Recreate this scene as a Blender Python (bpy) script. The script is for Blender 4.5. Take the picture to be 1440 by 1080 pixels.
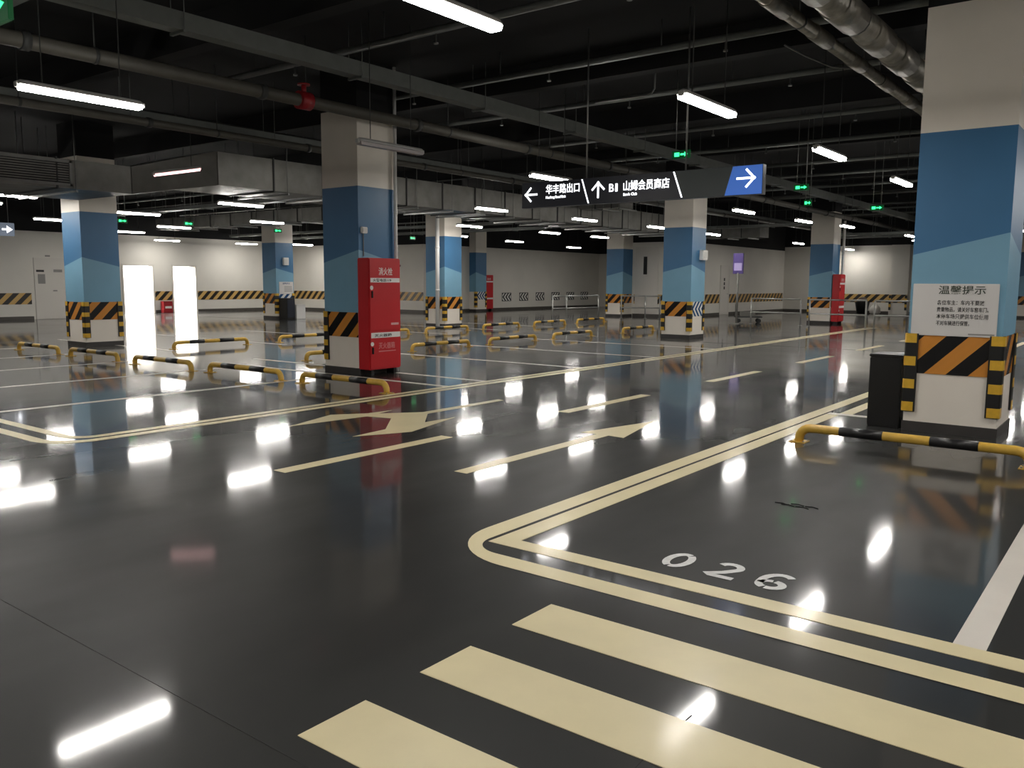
import bpy, bmesh, math, random
from mathutils import Vector, Matrix
random.seed(7)
for o in list(bpy.data.objects): bpy.data.objects.remove(o)
S = bpy.context.scene
C = S.collection
PI = math.pi

# ---------------------------------------------------------------- camera
F_PX, PITCH, YAW, ROLL = 1186.067, 0.120081506, 0.655404252, 0.00591709621
EYE = 1.5
cp, sp, cy, sy = math.cos(PITCH), math.sin(PITCH), math.cos(YAW), math.sin(YAW)
fwd = Vector((-sy * cp, cy * cp, -sp)); rt = Vector((cy, sy, 0)); up = rt.cross(fwd)
r_ = rt * math.cos(ROLL) + up * math.sin(ROLL); u_ = up * math.cos(ROLL) - rt * math.sin(ROLL)
cam = bpy.data.cameras.new('camera'); cam_o = bpy.data.objects.new('camera', cam); C.objects.link(cam_o)
cam.sensor_width = 36.0; cam.lens = F_PX / 1440 * 36.0; cam.clip_end = 200
cam_o.matrix_world = Matrix(((r_.x, u_.x, -fwd.x, 0), (r_.y, u_.y, -fwd.y, 0), (r_.z, u_.z, -fwd.z, EYE), (0, 0, 0, 1)))
S.camera = cam_o

# ---------------------------------------------------------------- world, exposure
w = bpy.data.worlds.new('world'); S.world = w; w.use_nodes = True
w.node_tree.nodes['Background'].inputs[0].default_value = (0.5, 0.55, 0.6, 1)
w.node_tree.nodes['Background'].inputs[1].default_value = 0.0
S.view_settings.view_transform = 'Standard'; S.view_settings.look = 'None'
S.view_settings.gamma = 1.0; S.view_settings.use_curve_mapping = False
S.view_settings.exposure = 0.65
LAMP = 84.0          # radiance of the tube diffusers

# ---------------------------------------------------------------- materials
MATS = {}
def srgb(h):
    h = h.lstrip('#'); v = [int(h[i:i + 2], 16) / 255 for i in (0, 2, 4)]
    return tuple(c / 12.92 if c <= .04045 else ((c + .055) / 1.055) ** 2.4 for c in v) + (1,)
def mat(name, col, rough=.5, metal=0, emit=None, es=0, var=0.0, vscale=6.0, spec=.5, coat=0, coat_rough=.05, bump=0, bscale=30):
    if name in MATS: return MATS[name]
    m = bpy.data.materials.new(name); m.use_nodes = True; nt = m.node_tree; b = nt.nodes['Principled BSDF']
    c = srgb(col) if isinstance(col, str) else tuple(col) + (1,)
    b.inputs['Base Color'].default_value = c; b.inputs['Roughness'].default_value = rough; b.inputs['Metallic'].default_value = metal
    b.inputs['Specular IOR Level'].default_value = spec
    b.inputs['Coat Weight'].default_value = coat; b.inputs['Coat Roughness'].default_value = coat_rough
    if emit is not None:
        b.inputs['Emission Color'].default_value = srgb(emit) if isinstance(emit, str) else tuple(emit) + (1,)
        b.inputs['Emission Strength'].default_value = es
    if var or bump:
        tc = nt.nodes.new('ShaderNodeTexCoord'); n = nt.nodes.new('ShaderNodeTexNoise')
        n.inputs['Scale'].default_value = vscale; n.inputs['Detail'].default_value = 5
        nt.links.new(tc.outputs['Object'], n.inputs['Vector'])
        if var:
            mr = nt.nodes.new('ShaderNodeMapRange'); mr.inputs['From Min'].default_value = .3; mr.inputs['From Max'].default_value = .7
            mr.inputs['To Min'].default_value = 1 - var; mr.inputs['To Max'].default_value = 1 + var
            mx = nt.nodes.new('ShaderNodeMix'); mx.data_type = 'RGBA'; mx.blend_type = 'MULTIPLY'; mx.inputs['Factor'].default_value = 1
            mx.inputs['A'].default_value = c
            nt.links.new(n.outputs['Fac'], mr.inputs['Value']); nt.links.new(mr.outputs['Result'], mx.inputs['B'])
            nt.links.new(mx.outputs['Result'], b.inputs['Base Color'])
        if bump:
            n2 = nt.nodes.new('ShaderNodeTexNoise'); n2.inputs['Scale'].default_value = bscale; n2.inputs['Detail'].default_value = 3
            nt.links.new(tc.outputs['Object'], n2.inputs['Vector'])
            bp = nt.nodes.new('ShaderNodeBump'); bp.inputs['Strength'].default_value = bump; bp.inputs['Distance'].default_value = .01
            nt.links.new(n2.outputs['Fac'], bp.inputs['Height']); nt.links.new(bp.outputs['Normal'], b.inputs['Normal'])
    MATS[name] = m; return m

def stripe_mat(name, a, b_, period, mode='slash', rough=.25, rise=1.0):
    """two-colour film: mode slash = diagonal bars, chev = chevrons; UV is in metres"""
    m = bpy.data.materials.new(name); m.use_nodes = True; nt = m.node_tree; b = nt.nodes['Principled BSDF']
    uv = nt.nodes.new('ShaderNodeUVMap'); sx = nt.nodes.new('ShaderNodeSeparateXYZ'); nt.links.new(uv.outputs[0], sx.inputs[0])
    def M(op, x, y=None):
        n = nt.nodes.new('ShaderNodeMath'); n.operation = op
        for i, v in enumerate((x, y)):
            if v is None: continue
            if isinstance(v, (int, float)): n.inputs[i].default_value = v
            else: nt.links.new(v, n.inputs[i])
        return n.outputs[0]
    v = sx.outputs['Y']
    if mode == 'chev': v = M('ABSOLUTE', M('SUBTRACT', v, .2))
    t = M('SUBTRACT', sx.outputs['X'], M('MULTIPLY', v, rise))
    f = M('GREATER_THAN', M('FRACT', M('DIVIDE', M('ADD', t, 50.0 * period), period)), .5)
    mx = nt.nodes.new('ShaderNodeMix'); mx.data_type = 'RGBA'
    mx.inputs['A'].default_value = srgb(a); mx.inputs['B'].default_value = srgb(b_)
    nt.links.new(f, mx.inputs['Factor']); nt.links.new(mx.outputs['Result'], b.inputs['Base Color'])
    b.inputs['Roughness'].default_value = rough
    MATS[name] = m; return m

WALLW = mat('white_wall_paint', '#d9d5cc', .55, var=.04, vscale=.8, bump=.05, bscale=60)
COLW = mat('white_column_paint', '#ebe3d7', .42, var=.03, vscale=2)
COLP = mat('plinth_grey', '#3a3735', .5, var=.15, vscale=4)
BLU_D = mat('dark_blue_paint', '#3a6e97', .42, var=.05, vscale=2)
BLU_L = mat('light_blue_paint', '#76a4bd', .42, var=.04, vscale=2)
HAZ = stripe_mat('orange_black_film', '#141416', '#d08a3c', .40, 'slash', .22)
HAZW = stripe_mat('wall_hazard_paint', '#17140f', '#c8a25e', .44, 'slash', .4)
HAZB = stripe_mat('blue_white_film', '#e2e2de', '#1f4a78', .30, 'slash', .25)
CHEV = stripe_mat('blue_white_chevron', '#e6e6e2', '#28507c', .20, 'chev', .25)
CHEVK = stripe_mat('black_white_chevron', '#17181a', '#e4e4de', .25, 'chev', .3)
BLACKR = mat('black_rubber', '#131313', .45, bump=.1)
YELR = mat('yellow_reflective', '#d8ab38', .3, var=.08, vscale=20)
YELP = mat('yellow_pipe_paint', '#d4ab48', .35, var=.10, vscale=14)
BLKP = mat('black_pipe_paint', '#1c1b1c', .35)
CREAM = mat('cream_road_paint', '#d8cba2', .42, var=.05, vscale=3, coat=.15, coat_rough=.12)
WHITEP = mat('white_road_paint', '#d6cfc6', .42, var=.05, vscale=3, coat=.15, coat_rough=.12)
STENC = mat('white_stencil_paint', '#cfcfcd', .5, var=.10, vscale=25)
RED = mat('red_cabinet_enamel', '#c3262c', .32, var=.04, vscale=3)
REDD = mat('dark_red_enamel', '#9c1c24', .35)
WHITE = mat('white_plastic', '#e6e4e0', .4)
BLACK = mat('black_plastic', '#0f0f10', .4)
STEEL = mat('galvanised_steel', '#8d8d8a', .42, metal=.7, var=.12, vscale=5)
DUCT = mat('galvanised_duct', '#8b8984', .5, metal=.45, var=.16, vscale=3)
FOIL = mat('foil_insulation', '#8f8b82', .38, metal=.55, var=.25, vscale=9, bump=.5, bscale=25)
DKSTEEL = mat('dark_painted_steel', '#3c3d3c', .55, var=.1)
PIPED = mat('grey_painted_pipe', '#57544d', .5, var=.1)
CEIL = mat('black_ceiling_paint', '#141415', .9, var=.2, vscale=2)
BEAM = mat('dark_beam_paint', '#1b1b1c', .85, var=.15, vscale=2)
CHROME = mat('brushed_rail_steel', '#a8a8a4', .35, metal=.6)
HOUSING = mat('lamp_housing', '#d8d6d2', .4)
GLOW = mat('lamp_diffuser', '#ffffff', .4, emit=(1, .965, .91), es=LAMP)
GLOWS = mat('lamp_diffuser_side', '#ffffff', .4, emit=(1, .965, .91), es=30)
GLOWP = mat('failing_pink_tube', '#f0c8cc', .4, emit=(1, .55, .55), es=2.2)
OFFTUBE = mat('unlit_diffuser', '#cfc6c6', .35)
SIGNB = mat('sign_black_panel', '#17181c', .3, emit='#15161d', es=.2)
SIGNG = mat('sign_grey_panel', '#2c2f2e', .35, emit='#3a3f3c', es=.12)
SIGNU = mat('sign_blue_panel', '#2c55a4', .3, emit='#3f66ae', es=.4)
SIGNT = mat('sign_white_letters', '#ffffff', .4, emit=(.93, .95, 1), es=1.6)
EXITG = mat('exit_green_glow', '#0a3a1e', .4, emit='#2fe07a', es=2.2)
EXITD = mat('exit_dark_green', '#06361d', .4, emit='#0a7a3c', es=.12)
EXITW = mat('exit_white_glow', '#d8ffe6', .4, emit='#b8ffd2', es=2.0)
PURP = mat('purple_sign_face', '#4a3a78', .4)
PAPER = mat('notice_board_white', '#d8d5d2', .35)
INKG = mat('ink_dark_green', '#3c4438', .6)
INK = mat('ink_black', '#2c2b2b', .6)
INKL = mat('ink_grey', '#8c8a86', .6)
GLASSD = mat('dark_glass', '#15181b', .12)
DOORW = mat('door_white', '#d3cec6', .45)
ROOMW = mat('bright_room_white', '#efece6', .6)
PANELL = mat('room_light_panel', '#ffffff', .5, emit=(1, .98, .95), es=45)
BASEB = mat('dark_baseboard', '#4a4641', .5, var=.1)
GREY = mat('mid_grey_plastic', '#77756f', .5)

def floor_material():
    m = bpy.data.materials.new('polished_dark_floor'); m.use_nodes = True; nt = m.node_tree; b = nt.nodes['Principled BSDF']
    tc = nt.nodes.new('ShaderNodeTexCoord')
    def noise(scale, detail, rough=.55, vec=None):
        n = nt.nodes.new('ShaderNodeTexNoise'); n.inputs['Scale'].default_value = scale; n.inputs['Detail'].default_value = detail
        n.inputs['Roughness'].default_value = rough; nt.links.new(vec or tc.outputs['Object'], n.inputs['Vector']); return n
    def rng(v, a, c_, lo=.3, hi=.7):
        n = nt.nodes.new('ShaderNodeMapRange'); n.inputs['From Min'].default_value = lo; n.inputs['From Max'].default_value = hi
        n.inputs['To Min'].default_value = a; n.inputs['To Max'].default_value = c_; nt.links.new(v, n.inputs['Value']); return n.outputs['Result']
    mp = nt.nodes.new('ShaderNodeMapping'); mp.inputs['Scale'].default_value = (1, .35, 1); nt.links.new(tc.outputs['Object'], mp.inputs['Vector'])
    n1 = noise(.7, 4, .55); n2 = noise(1.6, 3, .5, mp.outputs['Vector']); n4 = noise(.5, 1, .4)
    cr = nt.nodes.new('ShaderNodeMix'); cr.data_type = 'RGBA'
    cr.inputs['A'].default_value = (.016, .017, .0165, 1); cr.inputs['B'].default_value = (.027, .0265, .0245, 1)
    nt.links.new(rng(n1.outputs['Fac'], 0, 1), cr.inputs['Factor']); nt.links.new(cr.outputs['Result'], b.inputs['Base Color'])
    nt.links.new(rng(n2.outputs['Fac'], .38, .48), b.inputs['Roughness'])
    b.inputs['Specular IOR Level'].default_value = .14
    b.inputs['Coat Weight'].default_value = .85; b.inputs['Coat IOR'].default_value = 1.40
    nt.links.new(rng(n1.outputs['Fac'], .045, .095), b.inputs['Coat Roughness'])
    n3 = noise(1.3, 0, .5)
    bp = nt.nodes.new('ShaderNodeBump'); bp.inputs['Strength'].default_value = .05; bp.inputs['Distance'].default_value = .0015
    nt.links.new(n3.outputs['Fac'], bp.inputs['Height']); nt.links.new(bp.outputs['Normal'], b.inputs['Coat Normal'])
    MATS['floor'] = m; return m
FLOORM = floor_material()

# ---------------------------------------------------------------- mesh builder
class MB:
    def __init__(s): s.v = []; s.f = []; s.m = []; s.uv = {}; s.mats = []; s.smooth = []
    def mi(s, m):
        if m not in s.mats: s.mats.append(m)
        return s.mats.index(m)
    def poly(s, pts, m=None, uv=None, smooth=False):
        n = len(s.v); s.v += [tuple(p) for p in pts]; s.f.append(tuple(range(n, n + len(pts))))
        s.m.append(s.mi(m) if m else 0); s.smooth.append(smooth)
        if uv: s.uv[len(s.f) - 1] = uv
        return s
    def face(s, idx, m=None, smooth=False):
        s.f.append(tuple(idx)); s.m.append(s.mi(m) if m else 0); s.smooth.append(smooth)
    def box(s, x0, x1, y0, y1, z0, z1, m=None, bev=0):
        if bev:
            bev = min(bev, (x1 - x0) / 2.01, (y1 - y0) / 2.01, (z1 - z0) / 2.01)
            bm = bmesh.new(); bmesh.ops.create_cube(bm, size=1)
            for v in bm.verts: v.co = Vector(((x0 + x1) / 2 + v.co.x * (x1 - x0), (y0 + y1) / 2 + v.co.y * (y1 - y0), (z0 + z1) / 2 + v.co.z * (z1 - z0)))
            bmesh.ops.bevel(bm, geom=list(bm.edges), offset=bev, segments=2, affect='EDGES')
            n = len(s.v); bm.verts.index_update(); s.v += [tuple(v.co) for v in bm.verts]
            for f in bm.faces: s.face([n + v.index for v in f.verts], m)
            bm.free(); return s
        n = len(s.v)
        s.v += [(x, y, z) for z in (z0, z1) for y in (y0, y1) for x in (x0, x1)]
        for q in ((0, 2, 3, 1), (4, 5, 7, 6), (0, 1, 5, 4), (2, 6, 7, 3), (0, 4, 6, 2), (1, 3, 7, 5)): s.face([n + i for i in q], m)
        return s
    def tube(s, path, r, m=None, seg=10, cap=True):
        P = [Vector(p) for p in path]; rings = []
        R = r if isinstance(r, (list, tuple)) else [r] * len(P)
        prev = None
        for i, p in enumerate(P):
            d = (P[min(i + 1, len(P) - 1)] - P[max(i - 1, 0)]).normalized()
            if prev is None:
                a = Vector((0, 0, 1)) if abs(d.z) < .9 else Vector((1, 0, 0))
                n1 = d.cross(a).normalized()
            else:
                n1 = (prev - d * prev.dot(d)).normalized()
            n2 = d.cross(n1); prev = n1
            base = len(s.v)
            s.v += [tuple(p + (n1 * math.cos(2 * PI * k / seg) + n2 * math.sin(2 * PI * k / seg)) * R[i]) for k in range(seg)]
            rings.append(base)
        for a, b in zip(rings, rings[1:]):
            for k in range(seg): s.face((a + k, a + (k + 1) % seg, b + (k + 1) % seg, b + k), m, True)
        if cap:
            s.face([rings[0] + k for k in range(seg)][::-1], m); s.face([rings[-1] + k for k in range(seg)], m)
        return s
    def prism(s, pts, z0, z1, m=None):
        """extrude a flat CCW outline (x, y) from z0 to z1"""
        n = len(s.v); k = len(pts)
        s.v += [(x, y, z0) for x, y in pts] + [(x, y, z1) for x, y in pts]
        s.face([n + i for i in range(k)][::-1], m); s.face([n + k + i for i in range(k)], m)
        for i in range(k): s.face((n + i, n + (i + 1) % k, n + k + (i + 1) % k, n + k + i), m)
        return s
    def build(s, name, m=None, parent=None, loc=None):
        me = bpy.data.meshes.new(name); me.from_pydata(s.v, [], s.f)
        ms = s.mats or [m]
        for q in ms: me.materials.append(q)
        if s.mats: me.polygons.foreach_set('material_index', s.m)
        me.polygons.foreach_set('use_smooth', s.smooth if len(s.smooth) == len(me.polygons) else [False] * len(me.polygons))
        if s.uv:
            ul = me.uv_layers.new(name='UVMap')
            for i, p in enumerate(me.polygons):
                if i in s.uv:
                    for li, c in zip(p.loop_indices, s.uv[i]): ul.data[li].uv = c
        me.update()
        return link(name, me, parent, loc)
def link(name, me, parent=None, loc=None):
    o = bpy.data.objects.new(name, me); C.objects.link(o)
    if parent is not None: o.parent = parent
    if loc is not None: o.location = loc
    return o
def tag(o, label, cat, group=None):
    o['label'] = label; o['category'] = cat
    if group: o['group'] = group
    return o
def struct(o, label=None, cat=None):
    o['kind'] = 'structure'
    if label: o['label'] = label
    if cat: o['category'] = cat
    return o
def thing(name, label, cat, loc=(0, 0, 0), rz=0, group=None):
    o = bpy.data.objects.new(name, None); C.objects.link(o); o.location = loc; o.rotation_euler = (0, 0, rz)
    o.empty_display_size = .1
    return tag(o, label, cat, group)
def copy_tree(o, parent=None):
    c = o.copy(); C.objects.link(c); c.parent = parent
    for ch in list(o.children): copy_tree(ch, c)
    return c
def lettering(name, txt, size, m, parent, loc, rot, width=None, bold=0.0, depth=.001, align='LEFT'):
    cu = bpy.data.curves.new(name, 'FONT'); cu.body = txt; cu.size = size; cu.extrude = depth; cu.offset = bold
    cu.align_x = align; cu.resolution_u = 3
    t = bpy.data.objects.new(name + '_tmp', cu); C.objects.link(t)
    dg = bpy.context.evaluated_depsgraph_get(); dg.update()
    me = bpy.data.meshes.new_from_object(t.evaluated_get(dg)); me.name = name
    bpy.data.objects.remove(t); bpy.data.curves.remove(cu)
    me.materials.clear(); me.materials.append(m)
    if width and len(me.vertices):
        xs = [v.co.x for v in me.vertices]; k = width / (max(xs) - min(xs)); x0 = min(xs)
        for v in me.vertices: v.co.x = (v.co.x - (x0 if align == 'LEFT' else (min(xs) + max(xs)) / 2)) * k
    o = link(name, me, parent, loc); o.rotation_euler = rot
    return o
FACE_NY = (PI / 2, 0, 0)            # lettering on a face that looks towards -Y
FACE_PX = (PI / 2, 0, PI / 2)       # lettering on a face that looks towards +X

# ================================================================ SETTING
X0, X1, Y0, Y1 = -45, 14, -9, 60
ZC = 4.95
fl = struct(MB().box(-41, X1 + .3, Y0 - .3, 47, -.2, 0, FLOORM).build('floor'))
fl['label'] = 'dark polished concrete garage floor with painted markings'
ce = MB()
ce.box(-41, X1 + .3, Y0 - .3, 47, ZC, ZC + .2, CEIL)
ceil = struct(ce.build('ceiling'))

def wallbox(name, segs):
    b = MB(); zp = 3.5 if name in ('wall_far', 'wall_back_left') else 3.3      # walls are black above zp
    for s in segs:
        if s[4] < zp: b.box(*s[:5], min(s[5], zp), WALLW)
        if s[5] > zp: b.box(*s[:4], max(s[4], zp), s[5], CEIL)
    return struct(b.build(name))
H = ZC
wl = wallbox('wall_left', [(-34.1, -33.8, -9, 17, 0, H)])
wlr = wallbox('wall_left_return', [(-37.3, -34.1, 16.7, 17, 0, H)])
DOORS = ((19.52, 20.95), (21.92, 23.12))
wb = wallbox('wall_back_left', [(-37.3, -37, 17, 19.52, 0, H), (-37.3, -37, 19.52, 20.95, 2.17, H), (-37.3, -37, 20.95, 21.92, 0, H),
                                (-37.3, -37, 21.92, 23.12, 2.17, H), (-37.3, -37, 23.12, 28.6, 0, H)])
wa = wallbox('wall_back_middle', [(-37.3, -33, 28.6, 28.9, 0, H), (-33.3, -33, 28.9, 30.3, 0, H), (-33, -28.5, 30, 30.3, 0, H)])
we = wallbox('wall_chevron_side', [(-28.8, -28.5, 30.3, 46, 0, H)])
wr = wallbox('wall_recess', [(-28.8, -20.0, 46, 46.3, 0, H), (-20.3, -20.0, 34.1, 46, 0, H)])
wg = wallbox('wall_core_front', [(-20.3, -16.8, 33.8, 34.1, 0, H)])
wc = wallbox('wall_core_side', [(-17.1, -16.8, 34.1, 46.5, 0, H)])
wk = wallbox('wall_far', [(-17.1, X1, 46.5, 46.8, 0, H), (-11.17, -10.3, 46.15, 46.5, 0, H)])
wx = wallbox('wall_right', [(X1, X1 + .3, Y0, 46.8, 0, H)])
wn = wallbox('wall_rear', [(-34.1, X1 + .3, Y0 - .3, Y0, 0, H)])

def bb(name, *boxes):
    b = MB()
    for s in boxes: b.box(*s, 0, .12, BASEB)
    return struct(b.build(name))
bb('baseboard_left', (-33.8, -33.775, -9, 14.3))
bb('baseboard_back_left', (-37, -36.975, 20.99, 21.88), (-37, -36.975, 23.16, 28.6))
bb('baseboard_back_middle', (-37, -33, 28.575, 28.6), (-33, -28.5, 29.975, 30))
bb('baseboard_chevron_side', (-28.5, -28.475, 30, 33.4), (-28.5, -28.475, 34.75, 46))
bb('baseboard_core_front', (-19.1, -16.8, 33.775, 33.8))
bb('baseboard_core_side', (-16.8, -16.775, 33.8, 38.0), (-16.8, -16.775, 39.05, 46.5))
bb('baseboard_far', (-16.775, -11.2, 46.475, 46.5), (-10.27, X1, 46.475, 46.5))

def band_x(parent, X, ya, yb, z0=.57, z1=.99, m=HAZW, name='hazard_band', out=.008):
    """striped panel on a wall that looks to +X"""
    b = MB(); x = X + out
    # seen from +X, u runs to the right = +Y
    b.poly([(x, ya, z0), (x, yb, z0), (x, yb, z1), (x, ya, z1)], m, [(ya, 0), (yb, 0), (yb, z1 - z0), (ya, z1 - z0)])
    b.poly([(X, ya, z1), (x, ya, z1), (x, yb, z1), (X, yb, z1)], m, [(ya, 0)] * 4)
    b.poly([(X, ya, z0), (X, yb, z0), (x, yb, z0), (x, ya, z0)], m, [(ya, 0)] * 4)
    b.poly([(X, ya, z0), (x, ya, z0), (x, ya, z1), (X, ya, z1)], m, [(ya, 0)] * 4)
    b.poly([(x, yb, z0), (X, yb, z0), (X, yb, z1), (x, yb, z1)], m, [(yb, 0)] * 4)
    return b.build(name, None, parent)
def band_y(parent, Y, xa, xb, z0=.57, z1=.99, m=HAZW, name='hazard_band', out=.008):
    """striped panel on a wall that looks to -Y"""
    b = MB(); y = Y - out
    b.poly([(xa, y, z0), (xb, y, z0), (xb, y, z1), (xa, y, z1)], m, [(xa, 0), (xb, 0), (xb, z1 - z0), (xa, z1 - z0)])
    b.poly([(xa, y, z1), (xb, y, z1), (xb, Y, z1), (xa, Y, z1)], m, [(xa, 0)] * 4)
    b.poly([(xa, Y, z0), (xb, Y, z0), (xb, y, z0), (xa, y, z0)], m, [(xa, 0)] * 4)
    b.poly([(xa, Y, z0), (xa, y, z0), (xa, y, z1), (xa, Y, z1)], m, [(xa, 0)] * 4)
    b.poly([(xb, y, z0), (xb, Y, z0), (xb, Y, z1), (xb, y, z1)], m, [(xb, 0)] * 4)
    return b.build(name, None, parent)
band_x(wl, -33.8, 8, 14.26)
band_x(wb, -37, 21.0, 21.88); band_x(wb, -37, 23.2, 28.58)
band_y(wa, 28.6, -36.98, -33.02); band_y(wa, 30, -32.98, -28.52)
band_y(wg, 33.8, -19.05, -16.82)
band_x(wc, -16.8, 36.4, 38.0); band_x(wc, -16.8, 39.1, 46.4)
band_y(wk, 46.5, -13.65, -11.2); band_y(wk, 46.15, -11.15, -10.32); band_y(wk, 46.5, -10.2, 2)
for y in (36.3, 46.35):
    pass
# short guards under the far striped band
def wall_guard(parent, x, Y):
    b = MB()
    for k in range(5):
        b.box(x - .05, x + .05, Y - .05, Y, .2 + k * .15, .2 + k * .15 + .15, YELR if k % 2 else BLACKR)
    return b.build('wall_corner_guard', None, parent)
wall_guard(wk, -11.12, 46.15 - .008); wall_guard(wk, -10.36, 46.15 - .008)

# lit rooms behind the two doorways (white-washed, with a ceiling panel)
rm = MB()
rm.box(-40.6, -40.5, 18.6, 24.2, 0, 3, ROOMW); rm.box(-40.5, -37.3, 18.6, 18.7, 0, 3, ROOMW); rm.box(-40.5, -37.3, 24.1, 24.2, 0, 3, ROOMW)
rm.box(-40.6, -37.3, 18.6, 24.2, 3.0, 3.1, ROOMW)
rmo = struct(rm.build('wall_stair_lobby'))
lp = MB(); lp.box(-39.9, -37.9, 19.2, 23.6, 2.93, 2.98, PANELL); lpo = lp.build('lobby_light_panel')
tag(lpo, 'large bright ceiling light panel in the lobby behind the open doorways', 'ceiling light')
for i, (a, b_) in enumerate(DOORS):
    d = MB()
    d.box(-37.32, -36.97, a - .05, a + .03, 0, 2.22, DOORW); d.box(-37.32, -36.97, b_ - .03, b_ + .05, 0, 2.22, DOORW); d.box(-37.32, -36.97, a + .03, b_ - .03, 2.14, 2.22, DOORW)
    o = struct(d.build('door_%d' % (i + 1))); o['label'] = ('open bright doorway beside the red extinguisher box', 'open bright doorway next to the long striped wall band')[i]

def door_x(n, X, ya, yb, top=2.2, label='', windows=()):
    d = MB(); d.box(X, X + .02, ya, yb, .02, top, DOORW); o = struct(d.build('door_%d' % n)); o['label'] = label
    f = MB()
    for s in ((ya - .06, ya, .0, top + .06), (yb, yb + .06, 0, top + .06), (ya, yb, top, top + .06)): f.box(X, X + .035, s[0], s[1], s[2], s[3], DOORW)
    f.build('door_frame', None, o)
    MB().tube([(X + .06, yb - .12, 1.0), (X + .06, yb - .26, 1.0)], .012, CHROME).build('door_handle', None, o)
    return o
d3 = door_x(3, -33.8, 14.45, 15.75, 2.25, 'white flush service door in the side wall with paper notices')
for (ya, yb, za, zb, m) in ((14.52, 14.78, 1.34, 1.70, INKL), (14.45 + .02, 14.75, 1.78, 1.86, INK), (14.82, 15.0, 2.36, 2.42, INKL), (15.1, 15.42, 1.78, 1.88, INKL), (15.05, 15.2, 1.05, 1.1, INKL)):
    MB().box(-33.78, -33.772, ya, yb, za, zb, m).build('paper_notice', None, d3)
d4 = MB(); d4.box(-19.0, -17.85, 33.78, 33.8, .02, 3.1, DOORW); d4 = struct(d4.build('door_4')); d4['label'] = 'tall white fire door with a narrow vertical window slot'
MB().box(-18.58, -18.40, 33.77, 33.78, 1.88, 2.67, GLASSD).build('window_slot', None, d4)
d5 = door_x(5, -16.8, 38.08, 39.0, 2.3, 'white door in the core wall with a dark vertical name strip')
for k in range(3): MB().box(-16.78, -16.77, 38.42, 38.54, 1.22 + k * .2, 1.36 + k * .2, INK).build('name_character', None, d5)

# ================================================================ FLOOR PAINT (parts of the floor)
PT = .0025
def marking(name, pts, m=CREAM):
    return MB().prism(pts, 0.0, PT, m).build(name, None, fl)
def rect(name, xa, xb, ya, yb, m=CREAM):
    return marking(name, [(xa, ya), (xb, ya), (xb, yb), (xa, yb)], m)
def bend(name, xo, xi, yo, yi, xend, yend, r, m=CREAM, ri=None):
    """L-shaped kerb line with a rounded outer corner: outer faces at x=xo / y=yo, inner at xi / yi"""
    s = 1 if xi > xo else -1
    ri = ri or max(r - abs(xi - xo), .02)
    out = [(xend, yo)]; inn = [(xend, yi)]
    N = 12
    for k in range(N + 1):
        a = PI / 2 * k / N
        out.append((xo + s * (r - r * math.sin(a)), yo + r - r * math.cos(a)))
        inn.append((xi + s * (ri - ri * math.sin(a)), yi + ri - ri * math.cos(a)))
    out.append((xo, yend)); inn.append((xi, yend))
    b = MB()
    for i in range(len(out) - 1):
        q = [out[i], inn[i], inn[i + 1], out[i + 1]]
        n = len(b.v); b.v += [(x, y, PT) for x, y in q]; b.face((n, n + 1, n + 2, n + 3) if s < 0 else (n + 3, n + 2, n + 1, n), m)
    b2 = b.build(name, None, fl); return b2
# bay 026 kerb lines
bend('kerb_line', -3.19, -3.04, 3.41, 3.553, 6, 26, .5, CREAM, .2)
bi = MB(); bi.prism([(6, 3.70), (6, 3.828), (-2.87, 3.828), (-2.87, 9.9), (-3.01, 9.9), (-3.01, 3.70)][::1], 0, PT, CREAM); bi.build('bay_line', None, fl)
rect('bay_divider', -.594, -.47, 3.828, 8.6, WHITEP); rect('bay_divider', 1.81, 1.93, 3.828, 8.6, WHITEP)
rect('bay_line', -3.01, -2.0, 9.93, 10.05, WHITEP); rect('bay_line', -2.9, -2.76, 10.05, 26, CREAM)
# zebra crossing
for k in range(5):
    ya = 2.83 - .583 * k
    rect('crossing_stripe', -2.168, 4.5, ya, ya + .302)
# lane dashes
for k in range(8):
    rect('lane_dash', -5.52, -5.375, 4.07 + 4.0 * k, 6.05 + 4.0 * k)
# left block of bays: double kerb line with a rounded corner
bend('kerb_line', -7.82, -7.95, 3.40, 3.52, -24, 31, .45)
bend('kerb_line', -8.0, -8.12, 3.66, 3.77, -24, 31, .3)
for x in (-10.4, -12.78, -15.15, -17.5, -19.85):
    rect('bay_divider', x - .05, x + .05, 3.77, 8.7, WHITEP)
for y in (9.0, 9.86, 12.53, 15.33, 18.2):
    rect('bay_divider', -13.9, -8.12, y - .05, y + .05, WHITEP)
for y in (9.86, 12.53, 15.33, 18.2, 20.9, 23.6):
    rect('bay_divider', -22, -16.4, y - .05, y + .05, WHITEP)
# straight arrow of the right lane
marking('straight_arrow', [(-4.38, 4.95), (-4.25, 4.95), (-4.25, 7.10), (-4.07, 7.08), (-4.315, 8.15), (-4.56, 7.08), (-4.38, 7.10)])
# straight-and-turn arrow of the left lane, pointing back towards the zebra
marking('forked_arrow', [(-7.10, 5.45), (-6.97, 6.40), (-6.66, 6.48), (-6.20, 5.95), (-6.15, 5.46), (-5.90, 6.02), (-6.17, 6.98), (-6.19, 6.52), (-6.58, 6.98),
                         (-6.60, 8.40), (-6.70, 8.43), (-6.70, 7.02), (-7.02, 6.62), (-7.08, 6.90), (-7.12, 6.55), (-7.36, 6.22)][::1])
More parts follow.
